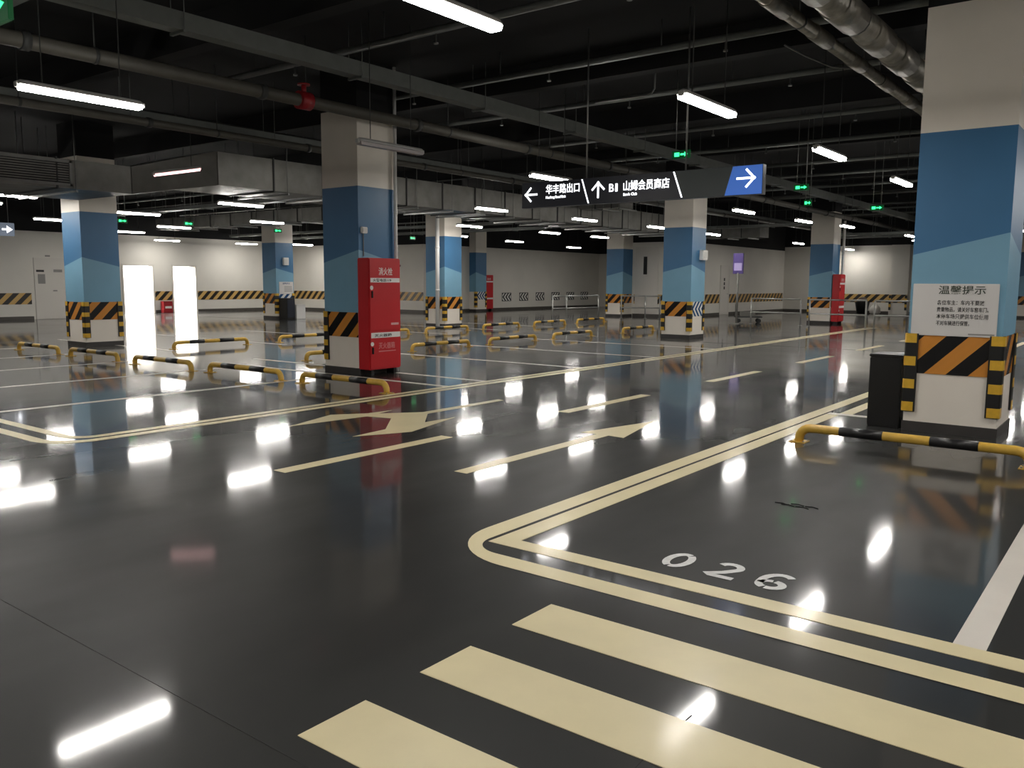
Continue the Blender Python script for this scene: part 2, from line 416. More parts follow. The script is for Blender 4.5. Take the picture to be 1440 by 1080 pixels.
# stencilled bay number
def stencil(parent, x0, y0, w, h, strokes):
    for st in strokes: pass
def ribbon(name, path, wd):
    L = []; R = []
    for i, p in enumerate(path):
        a = Vector(path[max(i - 1, 0)]); c_ = Vector(path[min(i + 1, len(path) - 1)]); d = (c_ - a).normalized(); n = Vector((-d.y, d.x)) * (wd[i] if isinstance(wd, list) else wd) / 2
        L.append(Vector(p) + n); R.append(Vector(p) - n)
    b = MB()
    for i in range(len(path) - 1):
        b.poly([(R[i].x, R[i].y, PT), (R[i + 1].x, R[i + 1].y, PT), (L[i + 1].x, L[i + 1].y, PT), (L[i].x, L[i].y, PT)], STENC)
    return b.build(name, None, fl)
def arc(cx, cy_, rx, ry, a0, a1, n=14): return [(cx + rx * math.cos(math.radians(a0 + (a1 - a0) * k / n)), cy_ + ry * math.sin(math.radians(a0 + (a1 - a0) * k / n))) for k in range(n + 1)]
SW = .042
cx = -1.985; ribbon('number_stroke', arc(cx, 4.087, .058, .108, 68, 252), SW); ribbon('number_stroke', arc(cx, 4.087, .058, .108, 262, 422), SW)
cx = -1.715; ribbon('number_stroke', arc(cx, 4.145, .055, .052, 165, -25, 12) + [(cx - .0, 4.05), (cx - .075, 3.985), (cx - .05, 3.981), (cx + .08, 3.981)], SW)
cx = -1.455; ribbon('number_stroke', arc(cx + .012, 4.085, .075, .112, 50, 175, 10) + [(cx - .061, 4.04)] + arc(cx, 4.03, .058, .052, 190, 245, 5), SW); ribbon('number_stroke', arc(cx, 4.03, .058, .052, 258, 442, 10), SW); ribbon('number_stroke', arc(cx, 4.03, .058, .052, 455, 535, 6), SW * .8)
# saw-cut joints
JT = mat('floor_joint', '#151413', .7)
for nm, a in (('floor_joint', (-33, -1.0, 1.566, 1.5695)), ('floor_joint', (-33, 14, 20.12, 20.17)), ('floor_joint', (-1.2, -1.194, -9, 2.6)), ('floor_joint', (-33, -8.2, 3.0, 3.006))):
    MB().box(a[0], a[1], a[2], a[3], 0, .0012, JT).build(nm, None, fl)
# rubber scuff in bay 026
for k in range(5):
    x = -2.02 + .05 * k; y = 5.63 + random.uniform(-.05, .05)
    ribbon_pts = [(x, y), (x + .05, y + .015), (x + .09, y - .01)]
    b = MB(); b.tube([(p[0], p[1], .004) for p in ribbon_pts], .004, BLACKR, 5).build('tyre_scuff', None, fl)

# ================================================================ COLUMNS
W = .85
ZT = 4.95
def column(xc, yc, label, faces=None, guards=(0, 1, 2, 3), depth=W, width=W, ztop=ZT):
    """xc, yc: the corner that looks to +X and -Y; corners 0:(-X,-Y) 1:(+X,-Y) 2:(+X,+Y) 3:(-X,+Y)"""
    t = thing('column', label, 'column', (xc - width / 2, yc + depth / 2, 0))
    hx, hy = width / 2, depth / 2
    cor = [(-hx, -hy), (hx, -hy), (hx, hy), (-hx, hy)]
    b = MB(); b.box(-hx - .012, hx + .012, -hy - .012, hy + .012, 0, .1, COLP); b.build('plinth', None, t)
    pk = [1.8, 2.0, 1.8, 2.0]
    b = MB()
    for i in range(4):
        (xa, ya), (xb, yb) = cor[i], cor[(i + 1) % 4]; pa, pb = pk[i], pk[(i + 1) % 4]
        def q(z0a, z0b, z1a, z1b, m): b.poly([(xa, ya, z0a), (xb, yb, z0b), (xb, yb, z1b), (xa, ya, z1a)], m)
        q(.1, .1, 1, 1, COLW); q(1, 1, pa, pb, BLU_L); q(pa, pb, 3, 3, BLU_D); q(3, 3, 4.2, 4.2, COLW); q(4.2, 4.2, ztop, ztop, CEIL)
    b.poly([(x, y, ztop) for x, y in cor], COLW); b.poly([(x, y, .1) for x, y in cor][::-1], COLW)
    b.build('shaft', None, t)
    fm = faces or {}
    th = .006
    for i in range(4):
        m = fm.get(i, HAZ)
        if m is None: continue
        (xa, ya), (xb, yb) = cor[i], cor[(i + 1) % 4]
        d = Vector((xb - xa, yb - ya)).normalized(); n = Vector((d.y, -d.x)); L = (Vector((xb, yb)) - Vector((xa, ya))).length
        o = [Vector((xa, ya)) + d * .03, Vector((xb, yb)) - d * .03]
        p = MB()
        A, B = o[0] + n * th, o[1] + n * th
        p.poly([(A.x, A.y, .6), (B.x, B.y, .6), (B.x, B.y, 1.0), (A.x, A.y, 1.0)], m, [(0.06, 0), (L, 0), (L, .4), (.06, .4)])
        A0, B0 = o
        p.poly([(A.x, A.y, 1), (B.x, B.y, 1), (B0.x, B0.y, 1), (A0.x, A0.y, 1)], m, [(0, 0)] * 4)
        p.poly([(A0.x, A0.y, .6), (B0.x, B0.y, .6), (B.x, B.y, .6), (A.x, A.y, .6)], m, [(0, 0)] * 4)
        p.build('chevron_panel' if m is CHEV else 'hazard_panel', None, t)
    for i in guards:
        x, y = cor[i]; sx = 1 if x > 0 else -1; sy_ = 1 if y > 0 else -1
        g = MB(); T = .022; LW = .105
        def ell(T, LW, z0, z1, mm, gg):
            pts = [(x + sx * T * .35, y + sy_ * T), (x - sx * LW, y + sy_ * T), (x - sx * LW, y + sy_ * .001), (x + sx * .001, y + sy_ * .001), (x + sx * .001, y - sy_ * LW), (x + sx * T, y - sy_ * LW), (x + sx * T, y + sy_ * T * .35)]
            if sx * sy_ < 0: pts = pts[::-1]
            gg.prism(pts, z0, z1, mm)
        ell(T, LW, .2, 1.005, BLACKR, g); go = g.build('corner_guard', None, t)
        for k in range(4):
            yb_ = MB(); ell(T + .003, LW * .86, .205 + .235 * k, .205 + .235 * k + .095, YELR, yb_); yb_.build('yellow_band', None, go)
    return t
colR = column(-1.21, 9.36, 'blue and white column carrying the white parking notice beside bay 026')
colM = column(-10.22, 9.27, 'blue and white column with a red fire cabinet fixed to its side facing the lane', faces={1: None}, guards=(0, 3))
colL = column(-19.12, 9.17, 'blue and white column under the large ventilation duct, beside the bright doorways')
colC = column(-10.15, 21.1, 'blue and white column beneath the hanging direction sign with blue chevrons on one side', faces={1: CHEV})
colE = column(-18.97, 20.98, 'blue and white column with a white drain pipe running down its striped front')
colD = column(-27.95, 20.98, 'blue and white column with a small white notice above a black cabinet', faces={1: HAZB})
colK = column(-10.0, 32.75, 'blue and white column with a red cabinet, standing behind the right barrier rails', guards=(0, 2, 3))
colG = column(-19.15, 32.95, 'blue and white column built against the core wall behind the left barrier rails', depth=.84, guards=(0, 1))
colF = column(-28.05, 33.4, 'blue and white column built into the wall next to the row of chevron plates', faces={0: None, 1: CHEV}, width=.44, guards=(1, 2))
# a further column of the grid seen past the notice column
colN = column(-4.85, 44.9, 'distant blue and white column glimpsed past the edge of the notice column')

# ================================================================ LAMPS
def lamp(name, x, y, z=3.5, L=1.36, label='', group=None, diff=GLOW, tilt=0.0, wires=True, hang=4.93):
    t = thing(name, label, 'lamp', (x, y, z), 0, group)
    n = 8
    def half(d, rx, rz, zoff, sgn, mm, y0, y1):
        prof = [(y0, .6), (y0 + .03, .95), (y0 + .08, 1), (y1 - .08, 1), (y1 - .03, .95), (y1, .6)]; base = []
        for yy, k in prof:
            base.append(len(d.v)); d.v += [(k * rx * math.cos(PI * q / n), yy, zoff + sgn * rz * k * math.sin(PI * q / n)) for q in range(n + 1)]
        for a, b in zip(base, base[1:]):
            for q in range(n): d.face((a + q, a + q + 1, b + q + 1, b + q) if sgn < 0 else (a + q, b + q, b + q + 1, a + q + 1), mm, True)
            d.face((a, b, b + n, a + n) if sgn < 0 else (a + n, b + n, b, a), mm)
        for e in (base[0], base[-1]): d.face([e + q for q in range(n + 1)], mm)
    h = MB(); half(h, .056, .05, .004, 1, HOUSING, -L / 2 + .005, L / 2 - .005); ho = h.build('housing', None, t)
    d = MB(); y0, y1 = -L / 2 + .02, L / 2 - .02; wt, wb_, zb = .050, .046, -.04; side = GLOWS if diff is GLOW else diff
    d.v = [(-wt, y0, 0), (wt, y0, 0), (wt, y1, 0), (-wt, y1, 0), (-wb_, y0 + .012, zb), (wb_, y0 + .012, zb), (wb_, y1 - .012, zb), (-wb_, y1 - .012, zb)]
    d.face((4, 7, 6, 5), diff); d.face((0, 1, 2, 3), side)
    for q in ((0, 4, 5, 1), (1, 5, 6, 2), (2, 6, 7, 3), (3, 7, 4, 0)): d.face(q, side)
    do = d.build('diffuser', None, t)
    e1 = MB().box(-.03, .03, -L / 2 - .012, -L / 2 + .022, -.02, .03, HOUSING, bev=.006).build('end_cap', None, t)
    e2 = MB().box(-.03, .03, L / 2 - .022, L / 2 + .012, -.02, .03, HOUSING, bev=.006).build('end_cap', None, t)
    if wires:
        for s in (-1, 1):
            MB().tube([(0, s * L * .31, .06), (0, s * L * .31, hang - z)], .006, DKSTEEL, 5).build('suspension_wire', None, t)
    return t
proto = None
LZ = 3.28; LK = .89; LPOS = []
def lamps(pts, label, group):
    global proto
    for (x, y) in pts:
        x *= LK; y *= LK; LPOS.append((x, y))
        if proto is None:
            proto = lamp('batten_lamp', x, y, LZ, L=1.22, label=label, group=group)
        else:
            c_ = copy_tree(proto); c_.location = (x, y, LZ); c_['label'] = label; c_['group'] = group
            if -9.04 < x < -8.74:
                for ch in c_.children:
                    if ch.name.startswith('suspension_wire'): ch.scale.z = .545   # these hang from the cable tray
for q, (pt, lab) in enumerate((((-4.33, 4.75), 'lit white batten lamp hanging above the tail of the straight arrow'), ((-4.24, 9.12), 'lit white batten lamp in front of the blue end of the direction sign'),
                               ((-4.25, 13.52), 'first lit batten lamp over the lane beyond the direction sign'), ((-4.25, 18.0), 'second lit batten lamp over the lane beyond the direction sign'))):
    lamps([pt], lab, 'lane lamps')
lamps([(-4.25, 22.6), (-4.25, 27.2), (-4.25, 36.5)], 'lit white batten lamp of the lane file hidden behind the notice column', 'lane lamps')
lamps([(-9.57, 4.7)], 'lit white batten lamp hanging below the long fire main by the forked arrow', 'single lamp over the front bays')
lamps([(-9.42, 22.75), (-9.3, 27.3), (-8.9, 30.6), (-8.5, 37.9)], 'lit white batten lamp in the file beyond the hanging direction sign', 'lamps beyond the sign')
lamps([(-14.85, 13.6), (-14.86, 18.37), (-14.8, 23.0), (-14.6, 27.5), (-14.8, 32.6), (-14.55, 42.1)], 'lit white batten lamp in the file beside the long ventilation duct', 'lamps beside the duct')
lamps([(-13.0 / LK, 45.3 / LK)], 'lit white batten lamp close to the far wall, washing it with light', 'lamp at the far wall')
lamps([(-19.6 / LK, 7.9 / LK), (-19.47, 13.57), (-19.6, 18.3), (-19.95, 23.4), (-19.8, 28.2), (-19.8, 32.0)], 'lit white batten lamp in the file between the long duct and the side bays', 'lamps behind the duct')
lamps([(-24.66, 13.6), (-24.52, 18.1), (-24.6, 23.2), (-24.6, 28.0), (-25.5, 33.3), (-24 / LK, 36.3 / LK), (-24 / LK, 40.5 / LK), (-24.6, 9.1)], 'lit white batten lamp hanging over the aisle before the striped walls', 'lamps over the back aisle')
lamps([(-29.65, 13.4), (-34.4, 18.5), (-35.6 / LK, 20.9 / LK), (-35.4 / LK, 24.9 / LK), (-33.8 / LK, 27 / LK), (-29.8, 17.8), (-29.8, 26), (-29.8, 4.7), (-29.8, 9.1)], 'lit white batten lamp near the open bright doorways', 'lamps near the doorways')
lamps([(.95, y) for y in (-4.2, .3, 4.7, 9.1, 13.6, 18.1, 22.7, 27.3, 32, 36.6, 41.5)] + [(6.1, y) for y in (4.7, 9.1, 13.6, 22.7, 32)], 'unseen lit white batten lamp over the bays past the notice column', 'lamps right of bay 026')  # out of view; those nearest the camera are added to brighten the notice column
lamps([(-14.8, 4.7), (-24.6, 4.7), (-4.3, .3), (-4.3, -4.2), (-9.5, .3)], 'unseen lit white batten lamp over the part of the garage before the zebra crossing', 'lamps over the near aisle')  # unseen; rows behind the camera are put in to light the notice column's front
lamps([(-4.4, 42.0), (-9.2, 42.3)], 'lit white batten lamp near the far wall beyond the red cabinet', 'lamps before the far wall')
lamp('batten_lamp', -9.36 * LK, 9.17 * LK, LZ, L=1.2, label='unlit batten lamp hanging against the column with the fire cabinet', diff=OFFTUBE)
t26 = lamp('batten_lamp', -9.52 * LK, 13.6 * LK, LZ, L=1.22, label='lit batten lamp peeping over the left end of the direction sign', diff=GLOW)
t7 = lamp('batten_lamp', -14.8 * LK, 8.95 * LK, 3.30, L=.87, label='dim pinkish batten lamp hanging askew in front of the duct', diff=GLOWP, wires=False)
t7.rotation_euler = (math.radians(12), 0, 0)
wr7 = MB().tube([(0, 0, 0), (0, 0, 1.5)], .006, DKSTEEL, 5).build('suspension_wire', None, t7, (0, .28, .05)); wr7.rotation_euler = (-math.radians(12), 0, 0)

# ================================================================ CEILING SERVICES
def pipe_run(name, label, cat, a, b, r, m, coup=None, coupm=None, hang=None, group=None, gap=None):
    t = thing(name, label, cat, a, 0, group); A, B = Vector(a), Vector(b); d = B - A; L = d.length; d.normalize()
    MB().tube([(0, 0, 0), tuple(B - A)], r, m, 14).build('pipe', None, t)
    if coup:
        k = coup[0]
        while k < L - .1:
            p = d * k; q = d * (k + coup[1]); MB().tube([tuple(p), tuple(q)], r * coup[3], coupm or m, 14).build('coupling', None, t); k += coup[2]
    if hang:
        k = hang[0]
        while k < L:
            p = d * k
            h = MB(); h.tube([(p.x, p.y, r), (p.x, p.y, hang[2] - a[2])], .008, DKSTEEL, 5)
            h.tube([tuple(p - d * .02), tuple(p + d * .02)], r * 1.08, DKSTEEL, 14); h.build('hanger', None, t); k += hang[1]
    return t
fm_ = pipe_run('fire_main', 'thick grey fire main pipe running past the top of the fire cabinet column', 'pipe', (-9.86, -6, 4.03), (-9.86, 44, 4.03), .085, PIPED, (1.2, .09, 3.0, 1.22), DKSTEEL, (2.0, 3.0, 4.93))
rv = MB(); rv.tube([(-9.86 + .0, 7.86, 4.03), (-9.86, 8.06, 4.03)], .125, REDD, 16); rv.tube([(-9.86, 7.96, 4.12), (-9.86, 7.96, 4.24)], .035, REDD, 10); rv.tube([(-9.86, 7.96, 4.24), (-9.86, 7.96, 4.26)], .09, REDD, 14)
rvo = rv.build('valve', None, fm_); rvo.matrix_parent_inverse = Matrix.Translation((9.86, 6, -4.03)); rvo['label'] = 'red butterfly valve'
pipe_run('insulated_pipe', 'fat foil-wrapped pipe beneath the ceiling by the notice column', 'pipe', (-2.62, 2, 4.08), (-2.62, 46, 4.08), .14, FOIL, (1.0, .62, 1.05, 1.12), FOIL, (.9, 3.0, 4.93))
pipe_run('insulated_pipe', 'slimmer foil-wrapped pipe beside the fat one near the notice column', 'pipe', (-3.1, 2, 4.1), (-3.1, 46, 4.1), .07, FOIL, (.6, .5, 1.3, 1.15), FOIL, (.7, 3.0, 4.93))
pipe_run('service_pipe', 'grey service pipe parallel to the fire main beyond the cabinet column', 'pipe', (-12.35, -6, 3.86), (-12.35, 44, 3.86), .06, PIPED, (1.0, .07, 3.0, 1.25), DKSTEEL, (2.2, 3.0, 4.93))
pipe_run('service_pipe', 'dark service pipe over the aisle in front of the duct', 'pipe', (-13.6, -6, 4.25), (-13.6, 44, 4.25), .05, DKSTEEL, None, None, (2.2, 3.0, 4.93))
def tray(name, label, x0, x1, z0, z1, ya, yb, m=DKSTEEL, rungs=False):
    t = thing(name, label, 'cable tray', ((x0 + x1) / 2, ya, z0)); hw = (x1 - x0) / 2; L = yb - ya; h = z1 - z0
    b = MB(); b.box(-hw, hw, 0, L, 0, .012, m); b.build('base', None, t)
    MB().box(-hw, -hw + .012, 0, L, .012, h, m).build('side', None, t); MB().box(hw - .012, hw, 0, L, .012, h, m).build('side', None, t)
    MB().box(-hw, hw, 0, L, h, h + .008, m).build('lid', None, t)
    k = 1.45
    while k < L:
        g = MB(); g.box(-hw - .04, hw + .04, k - .02, k + .02, -.03, 0, m)
        g.tube([(-hw - .03, k, -.02), (-hw - .03, k, 4.93 - z0)], .006, m, 5); g.tube([(hw + .03, k, -.02), (hw + .03, k, 4.93 - z0)], .006, m, 5)
        g.build('hanger', None, t); k += 2.6
    return t
TRAYM = mat('tray_grey', '#6d706c', .5, metal=.2, var=.1)
tray('cable_tray', 'long grey cable tray running away above the lane edge line', -8.98, -8.78, 4.235, 4.42, 4.0, 46, TRAYM)
xt = tray('cable_tray', 'grey cable tray branching sideways by the big exit sign', -.13, .13, 4.18, 4.36, 0, 4.3, TRAYM); xt.location = (-8.78, 3.86, 4.235); xt.rotation_euler = (0, 0, PI / 2)
tray('cable_tray', 'grey cable tray above the front bays beyond the fire main', -12.8, -12.55, 3.95, 4.05, -5, 44, TRAYM)
tray('cable_tray', 'grey cable tray near the back aisle under the ceiling', -20.6, -20.25, 4.05, 4.14, 5, 31, TRAYM)
LPOS += [(-9.52 * LK, 13.6 * LK), (-9.36 * LK, 9.17 * LK), (-5.98, 11.96), (-5.94, 17.2)]
def clear_of_wires(y, xa, xb, gap):
    for d in [k * .05 * s_ for k in range(60) for s_ in (1, -1)]:
        if all(abs(y + d - (ly + e)) > gap for lx, ly in LPOS if xa - .2 < lx < xb + .2 for e in (-.378, .378)): return y + d
    return y
def cross_tray(y, xa, xb, z, label, h=.09, hw=.15):
    y = clear_of_wires(y, xa, xb, hw + .15)
    t = tray('cable_tray', label, -hw, hw, z, z + h, 0, xb - xa, TRAYM); t.location = (xb, y, z); t.rotation_euler = (0, 0, PI / 2)
cross_tray(15.0, -36.5, -19.2, 3.68, 'cable tray crossing the back aisle behind the duct column')
cross_tray(24.6, -36.5, -19.2, 3.62, 'cable tray crossing the back aisle beyond the notice column row')
cross_tray(27.0, -36.5, -19.2, 3.55, 'cable tray crossing right before the striped back wall')
cross_tray(31.4, -16.5, -10.4, 3.62, 'cable tray crossing above the barrier rails')
cross_tray(37.8, -12.2, -3.4, 3.6, 'cable tray crossing beyond the far red cabinet column')
cross_tray(41.0, -12.2, -3.4, 3.62, 'cable tray crossing in front of the far striped wall')
def cross_bar(y, xa, xb, z, r, label):
    y = clear_of_wires(y, xa, xb, .13)
    t = thing('sprinkler_branch', label, 'pipe', (xa, y, z), 0, 'branch pipes at height %.2f' % z if False else label[:60])
    MB().tube([(0, 0, 0), (xb - xa, 0, 0)], r, TRAYM, 10).build('pipe', None, t)
    k = 1.1
    while k < xb - xa:
        MB().tube([(k, 0, r), (k, 0, 4.93 - z)], .01, DKSTEEL, 5).build('hanger', None, t)
        if k + .95 < xb - xa: MB().tube([(k + .9, 0, -r), (k + .9, 0, -r - .09), (k + .9, 0, -r - .1), (k + .9, 0, -r - .12)], [.012, .012, .03, .03], STEEL, 8).build('sprinkler_head', None, t)
        k += 2.7
    return t
for y in (2.5, 6.7, 11.35, 15.75, 20.4, 25.1, 29.8, 35.2, 40):
    y = clear_of_wires(y, -37, X1, .22)
    MB().box(-37, X1, y - .12, y + .12, 4.55, ZC, BEAM).build('joist', None, ceil)
for y in (7.93, 10.33, 12.55, 15.95, 18.75, 21.95, 24.6, 27.5, 30.4, 34.3, 36.4, 39.2):
    cross_bar(y, -12.0, 5.0, 4.55, .045, 'thin grey sprinkler branch pipe crossing the black ceiling over the lanes')
for y in (6.4, 11.3, 15.6, 20.0, 24.2, 28.6):
    cross_bar(y, -33.0, -18.4, 4.2, .035, 'thin grey sprinkler branch pipe crossing the ceiling over the back aisle')
# bent conduits
def conduit(label, pts, r=.014):
    tag(MB().tube(pts, r, STEEL, 6).build('conduit'), label, 'conduit')
conduit('thin bent conduit dropping from the ceiling above the direction sign', [(-7.3, 11.6, 4.3), (-6.4, 11.6, 4.3), (-6.32, 11.6, 4.32), (-6.27, 11.6, 4.38), (-6.26, 11.6, 4.93)])
conduit('looping cable sagging from a branch pipe above the lane lamps', [(-3.95, 10.6, 4.42), (-3.75, 10.8, 4.30), (-3.55, 11.2, 4.22), (-3.4, 11.5, 4.24), (-3.35, 11.8, 4.30), (-3.35, 11.9, 4.94)], .012)
# ducts
def duct(name, label, x0, x1, y0, y1, z0, z1, step=1.2, axis='y', m=DUCT, hang=True):
    t = thing(name, label, 'duct', ((x0 + x1) / 2, (y0 + y1) / 2, z0)); hx, hy, h = (x1 - x0) / 2, (y1 - y0) / 2, z1 - z0
    MB().box(-hx, hx, -hy, hy, 0, h, m).build('duct_body', None, t)
    L = hy if axis == 'y' else hx; k = -L + step
    while k < L - .2:
        f = MB(); e = .028
        if axis == 'y': f.box(-hx - e, hx + e, k - .015, k + .015, -e, h + e, DKSTEEL)
        else: f.box(k - .015, k + .015, -hy - e, hy + e, -e, h + e, DKSTEEL)
        f.build('flange', None, t)
        if hang:
            g = MB()
            if axis == 'y':
                g.box(-hx - .1, hx + .1, k + .3, k + .34, -.07, -.03, STEEL)
                for s in (-1, 1): g.tube([(s * (hx + .06), k + .32, -.05), (s * (hx + .06), k + .32, 4.93 - z0)], .009, STEEL, 5)
            else:
                g.box(k + .3, k + .34, -hy - .1, hy + .1, -.07, -.03, STEEL)
                for s in (-1, 1): g.tube([(k + .32, s * (hy + .06), -.05), (k + .32, s * (hy + .06), 4.93 - z0)], .009, STEEL, 5)
            g.build('trapeze_hanger', None, t)
        k += step
    return t
dA = duct('ventilation_duct', 'wide galvanised duct with a louvred grille in its side', -18.95, -16.65, -4, 9.05, 3.22, 3.76, 1.45)
gr = MB(); gx = 2.3 / 2
# grille on the duct's lane side: frame, recess and louvres (local to the duct's origin)
cy0 = (9.05 - 4) / 2
ga, gb, za, zb = 5.9 - cy0, 7.88 - cy0, .04, .52
gfr = MB()
for s in ((ga, gb, za, za + .05), (ga, gb, zb - .05, zb), (ga, ga + .05, za, zb), (gb - .05, gb, za, zb)): gfr.box(gx, gx + .035, s[0], s[1], s[2], s[3], STEEL)
gfo = gfr.build('grille_frame', None, dA)
MB().box(gx, gx + .004, ga + .05, gb - .05, za + .05, zb - .05, BLACK).build('grille_back', None, dA)
lv = MB().poly([(gx + .004, ga + .05, 0), (gx + .03, ga + .05, -.03), (gx + .03, gb - .05, -.03), (gx + .004, gb - .05, 0)], TRAYM)
for k in range(8):
    MB().box(gx + .004, gx + .028, ga + .05, gb - .05, za + .075 + k * .045, za + .095 + k * .045, DUCT).build('louvre', None, gfo)
dB = duct('ventilation_duct', 'long galvanised duct receding behind the column with the fire cabinet', -17.1, -15.45, 10.25, 31, 3.43, 4.1, 1.35)
# offset piece that joins the two ducts
tr = MB()
A8 = [(-18.95, 9.07, 3.22), (-16.65, 9.07, 3.22), (-16.65, 9.07, 3.76), (-18.95, 9.07, 3.76)]
B8 = [(-17.1, 10.23, 3.43), (-15.45, 10.23, 3.43), (-15.45, 10.23, 4.1), (-17.1, 10.23, 4.1)]
tr.v = A8 + B8
for q in ((0, 1, 2, 3), (7, 6, 5, 4), (0, 4, 5, 1), (1, 5, 6, 2), (2, 6, 7, 3), (3, 7, 4, 0)): tr.face(q, DUCT)
tro = tr.build('duct_offset', None, dB); tro.matrix_parent_inverse = Matrix.Translation((-(-17.1 - 15.45) / 2, -(10.25 + 31) / 2, -3.43))
duct('ventilation_duct', 'pale galvanised duct crossing the back aisle before the striped wall', -33, -20.8, 18.9, 19.75, 3.55, 3.98, 1.3, 'x')
duct('ventilation_duct', 'galvanised duct hanging under the ceiling near the core wall', -16.2, -13.6, 34.6, 35.6, 3.45, 3.95, .9, 'x')
duct('ventilation_duct', 'galvanised cross duct over the lanes in front of the core wall', -15.2, -13.75, 23.3, 24.2, 3.85, 4.15, .6, 'x')

# ================================================================ DIRECTION SIGN
SY = 10.05
sg = thing('direction_sign', 'long black illuminated direction sign hung across the lane on two rods', 'sign', (-5.75, SY, 2.575))
ox, oz = 5.75, -2.575
def sbox(name, xa, xb, za, zb, m, ya=0, yb=.09):
    return MB().box(xa + ox, xb + ox, ya, yb, za + oz, zb + oz, m).build(name, None, sg)
sbox('sign_body', -7.56, -3.94, 2.575, 2.93, SIGNB, 0, .1)
p = MB()
p.poly([(x + ox, -.004, z + oz) for x, z in ((-5.0, 2.58), (-4.36, 2.58), (-4.27, 2.925), (-5.12, 2.925))], SIGNG); p.build('grey_panel', None, sg)
p = MB()
p.poly([(x + ox, -.006, z + oz) for x, z in ((-4.42, 2.58), (-3.945, 2.58), (-3.945, 2.925), (-4.32, 2.925))], SIGNU); p.build('blue_panel', None, sg)
def slash(xb, xt):
    p = MB(); wd = .02; p.poly([(xb + ox, -.006, 2.59 + oz), (xb + wd + ox, -.006, 2.59 + oz), (xt + wd + ox, -.006, 2.92 + oz), (xt + ox, -.006, 2.92 + oz)], SIGNT); p.build('slash_divider', None, sg)
slash(-6.42, -6.53); slash(-5.01, -5.13)
def arrow(cx, cz, s, ang, name):
    b = MB(); wd = .026; ca, sa = math.cos(ang), math.sin(ang)
    def bar(p0, p1):
        d = Vector((p1[0] - p0[0], p1[1] - p0[1])); d.normalize(); n = Vector((-d.y, d.x)) * wd / 2
        P = [Vector(p0) - n, Vector(p1) - n, Vector(p1) + n, Vector(p0) + n]
        b.poly([(cx + ox + q.x * ca - q.y * sa, -.008, cz + oz + q.x * sa + q.y * ca) for q in P], SIGNT)
    bar((-s, 0), (s, 0)); bar((s + .008, -.012), (s * .05, s * .95)); bar((s + .008, .012), (s * .05, -s * .95))
    return b.build(name, None, sg)
arrow(-7.385, 2.76, .105, PI, 'arrow'); arrow(-6.255, 2.755, .105, PI / 2, 'arrow'); arrow(-4.155, 2.775, .115, 0, 'arrow')
lettering('lettering', '华丰路出口', .14, SIGNT, sg, (-7.13 + ox, -.006, 2.765 + oz), FACE_NY, width=.57, bold=.0012)
lettering('lettering', 'Huafeng Road Exit', .05, SIGNT, sg, (-7.13 + ox, -.006, 2.69 + oz), FACE_NY, width=.34, bold=.0008)
lettering('lettering', 'B', .15, SIGNT, sg, (-6.08 + ox, -.006, 2.725 + oz), FACE_NY, width=.072, bold=.001)
lettering('lettering', '1', .15, SIGNT, sg, (-5.985 + ox, -.006, 2.725 + oz), FACE_NY, width=.036, bold=.001)
lettering('lettering', '山姆会员商店', .14, SIGNT, sg, (-5.86 + ox, -.006, 2.735 + oz), FACE_NY, width=.68, bold=.0012)
lettering('lettering', "Sam's Club", .05, SIGNT, sg, (-5.86 + ox, -.006, 2.66 + oz), FACE_NY, width=.21, bold=.0008)
for x in (-6.48, -4.98):
    MB().tube([(x + ox, .05, 2.93 + oz), (x + ox, .05, 4.93 + oz)], .011, STEEL, 6).build('hanging_rod', None, sg)

# ================================================================ NOTICE ON THE FRONT COLUMN
NY = 9.36
nt_ = thing('notice_board', 'white parking notice with Chinese lettering fixed to the column at bay 026', 'notice', (-1.65, NY - .002, .99))
MB().box(-.385, .385, -.012, 0, 0, .52, PAPER, bev=.003).build('panel', None, nt_)
lettering('title', '温馨提示', .09, INKG, nt_, (.06, -.0125, .425), FACE_NY, width=.42, bold=.001, align='CENTER')
for k, s in enumerate(('　　各位车主：车内不要放', '贵重物品，请关好车窗车门。', '　　本停车场只提供车位使用', '不对车辆进行保管。')):
    lettering('lettering', s, .05, INK, nt_, (-.155, -.0125, .315 - k * .068), FACE_NY, width=(.42, .46, .46, .30)[k] * 1.0, bold=.0006)
MB().box(.14, .37, -.0128, -.012, .018, .032, INKL).build('footer_line', None, nt_)
nD = thing('notice_board', 'small white notice fixed high on the column above the black cabinet', 'notice', (-27.945, 21.45, .98))
MB().box(0, .012, -.34, .34, 0, .48, PAPER).build('panel', None, nD)
lettering('title', '温馨提示', .07, mat('ink_blue', '#33527c', .5), nD, (.0125, 0, .39), FACE_PX, width=.36, align='CENTER', bold=.001)
for k in range(4): MB().box(.012, .0125, -.1, .28, .10 + k * .06, .125 + k * .06, INKL).build('text_line', None, nD)

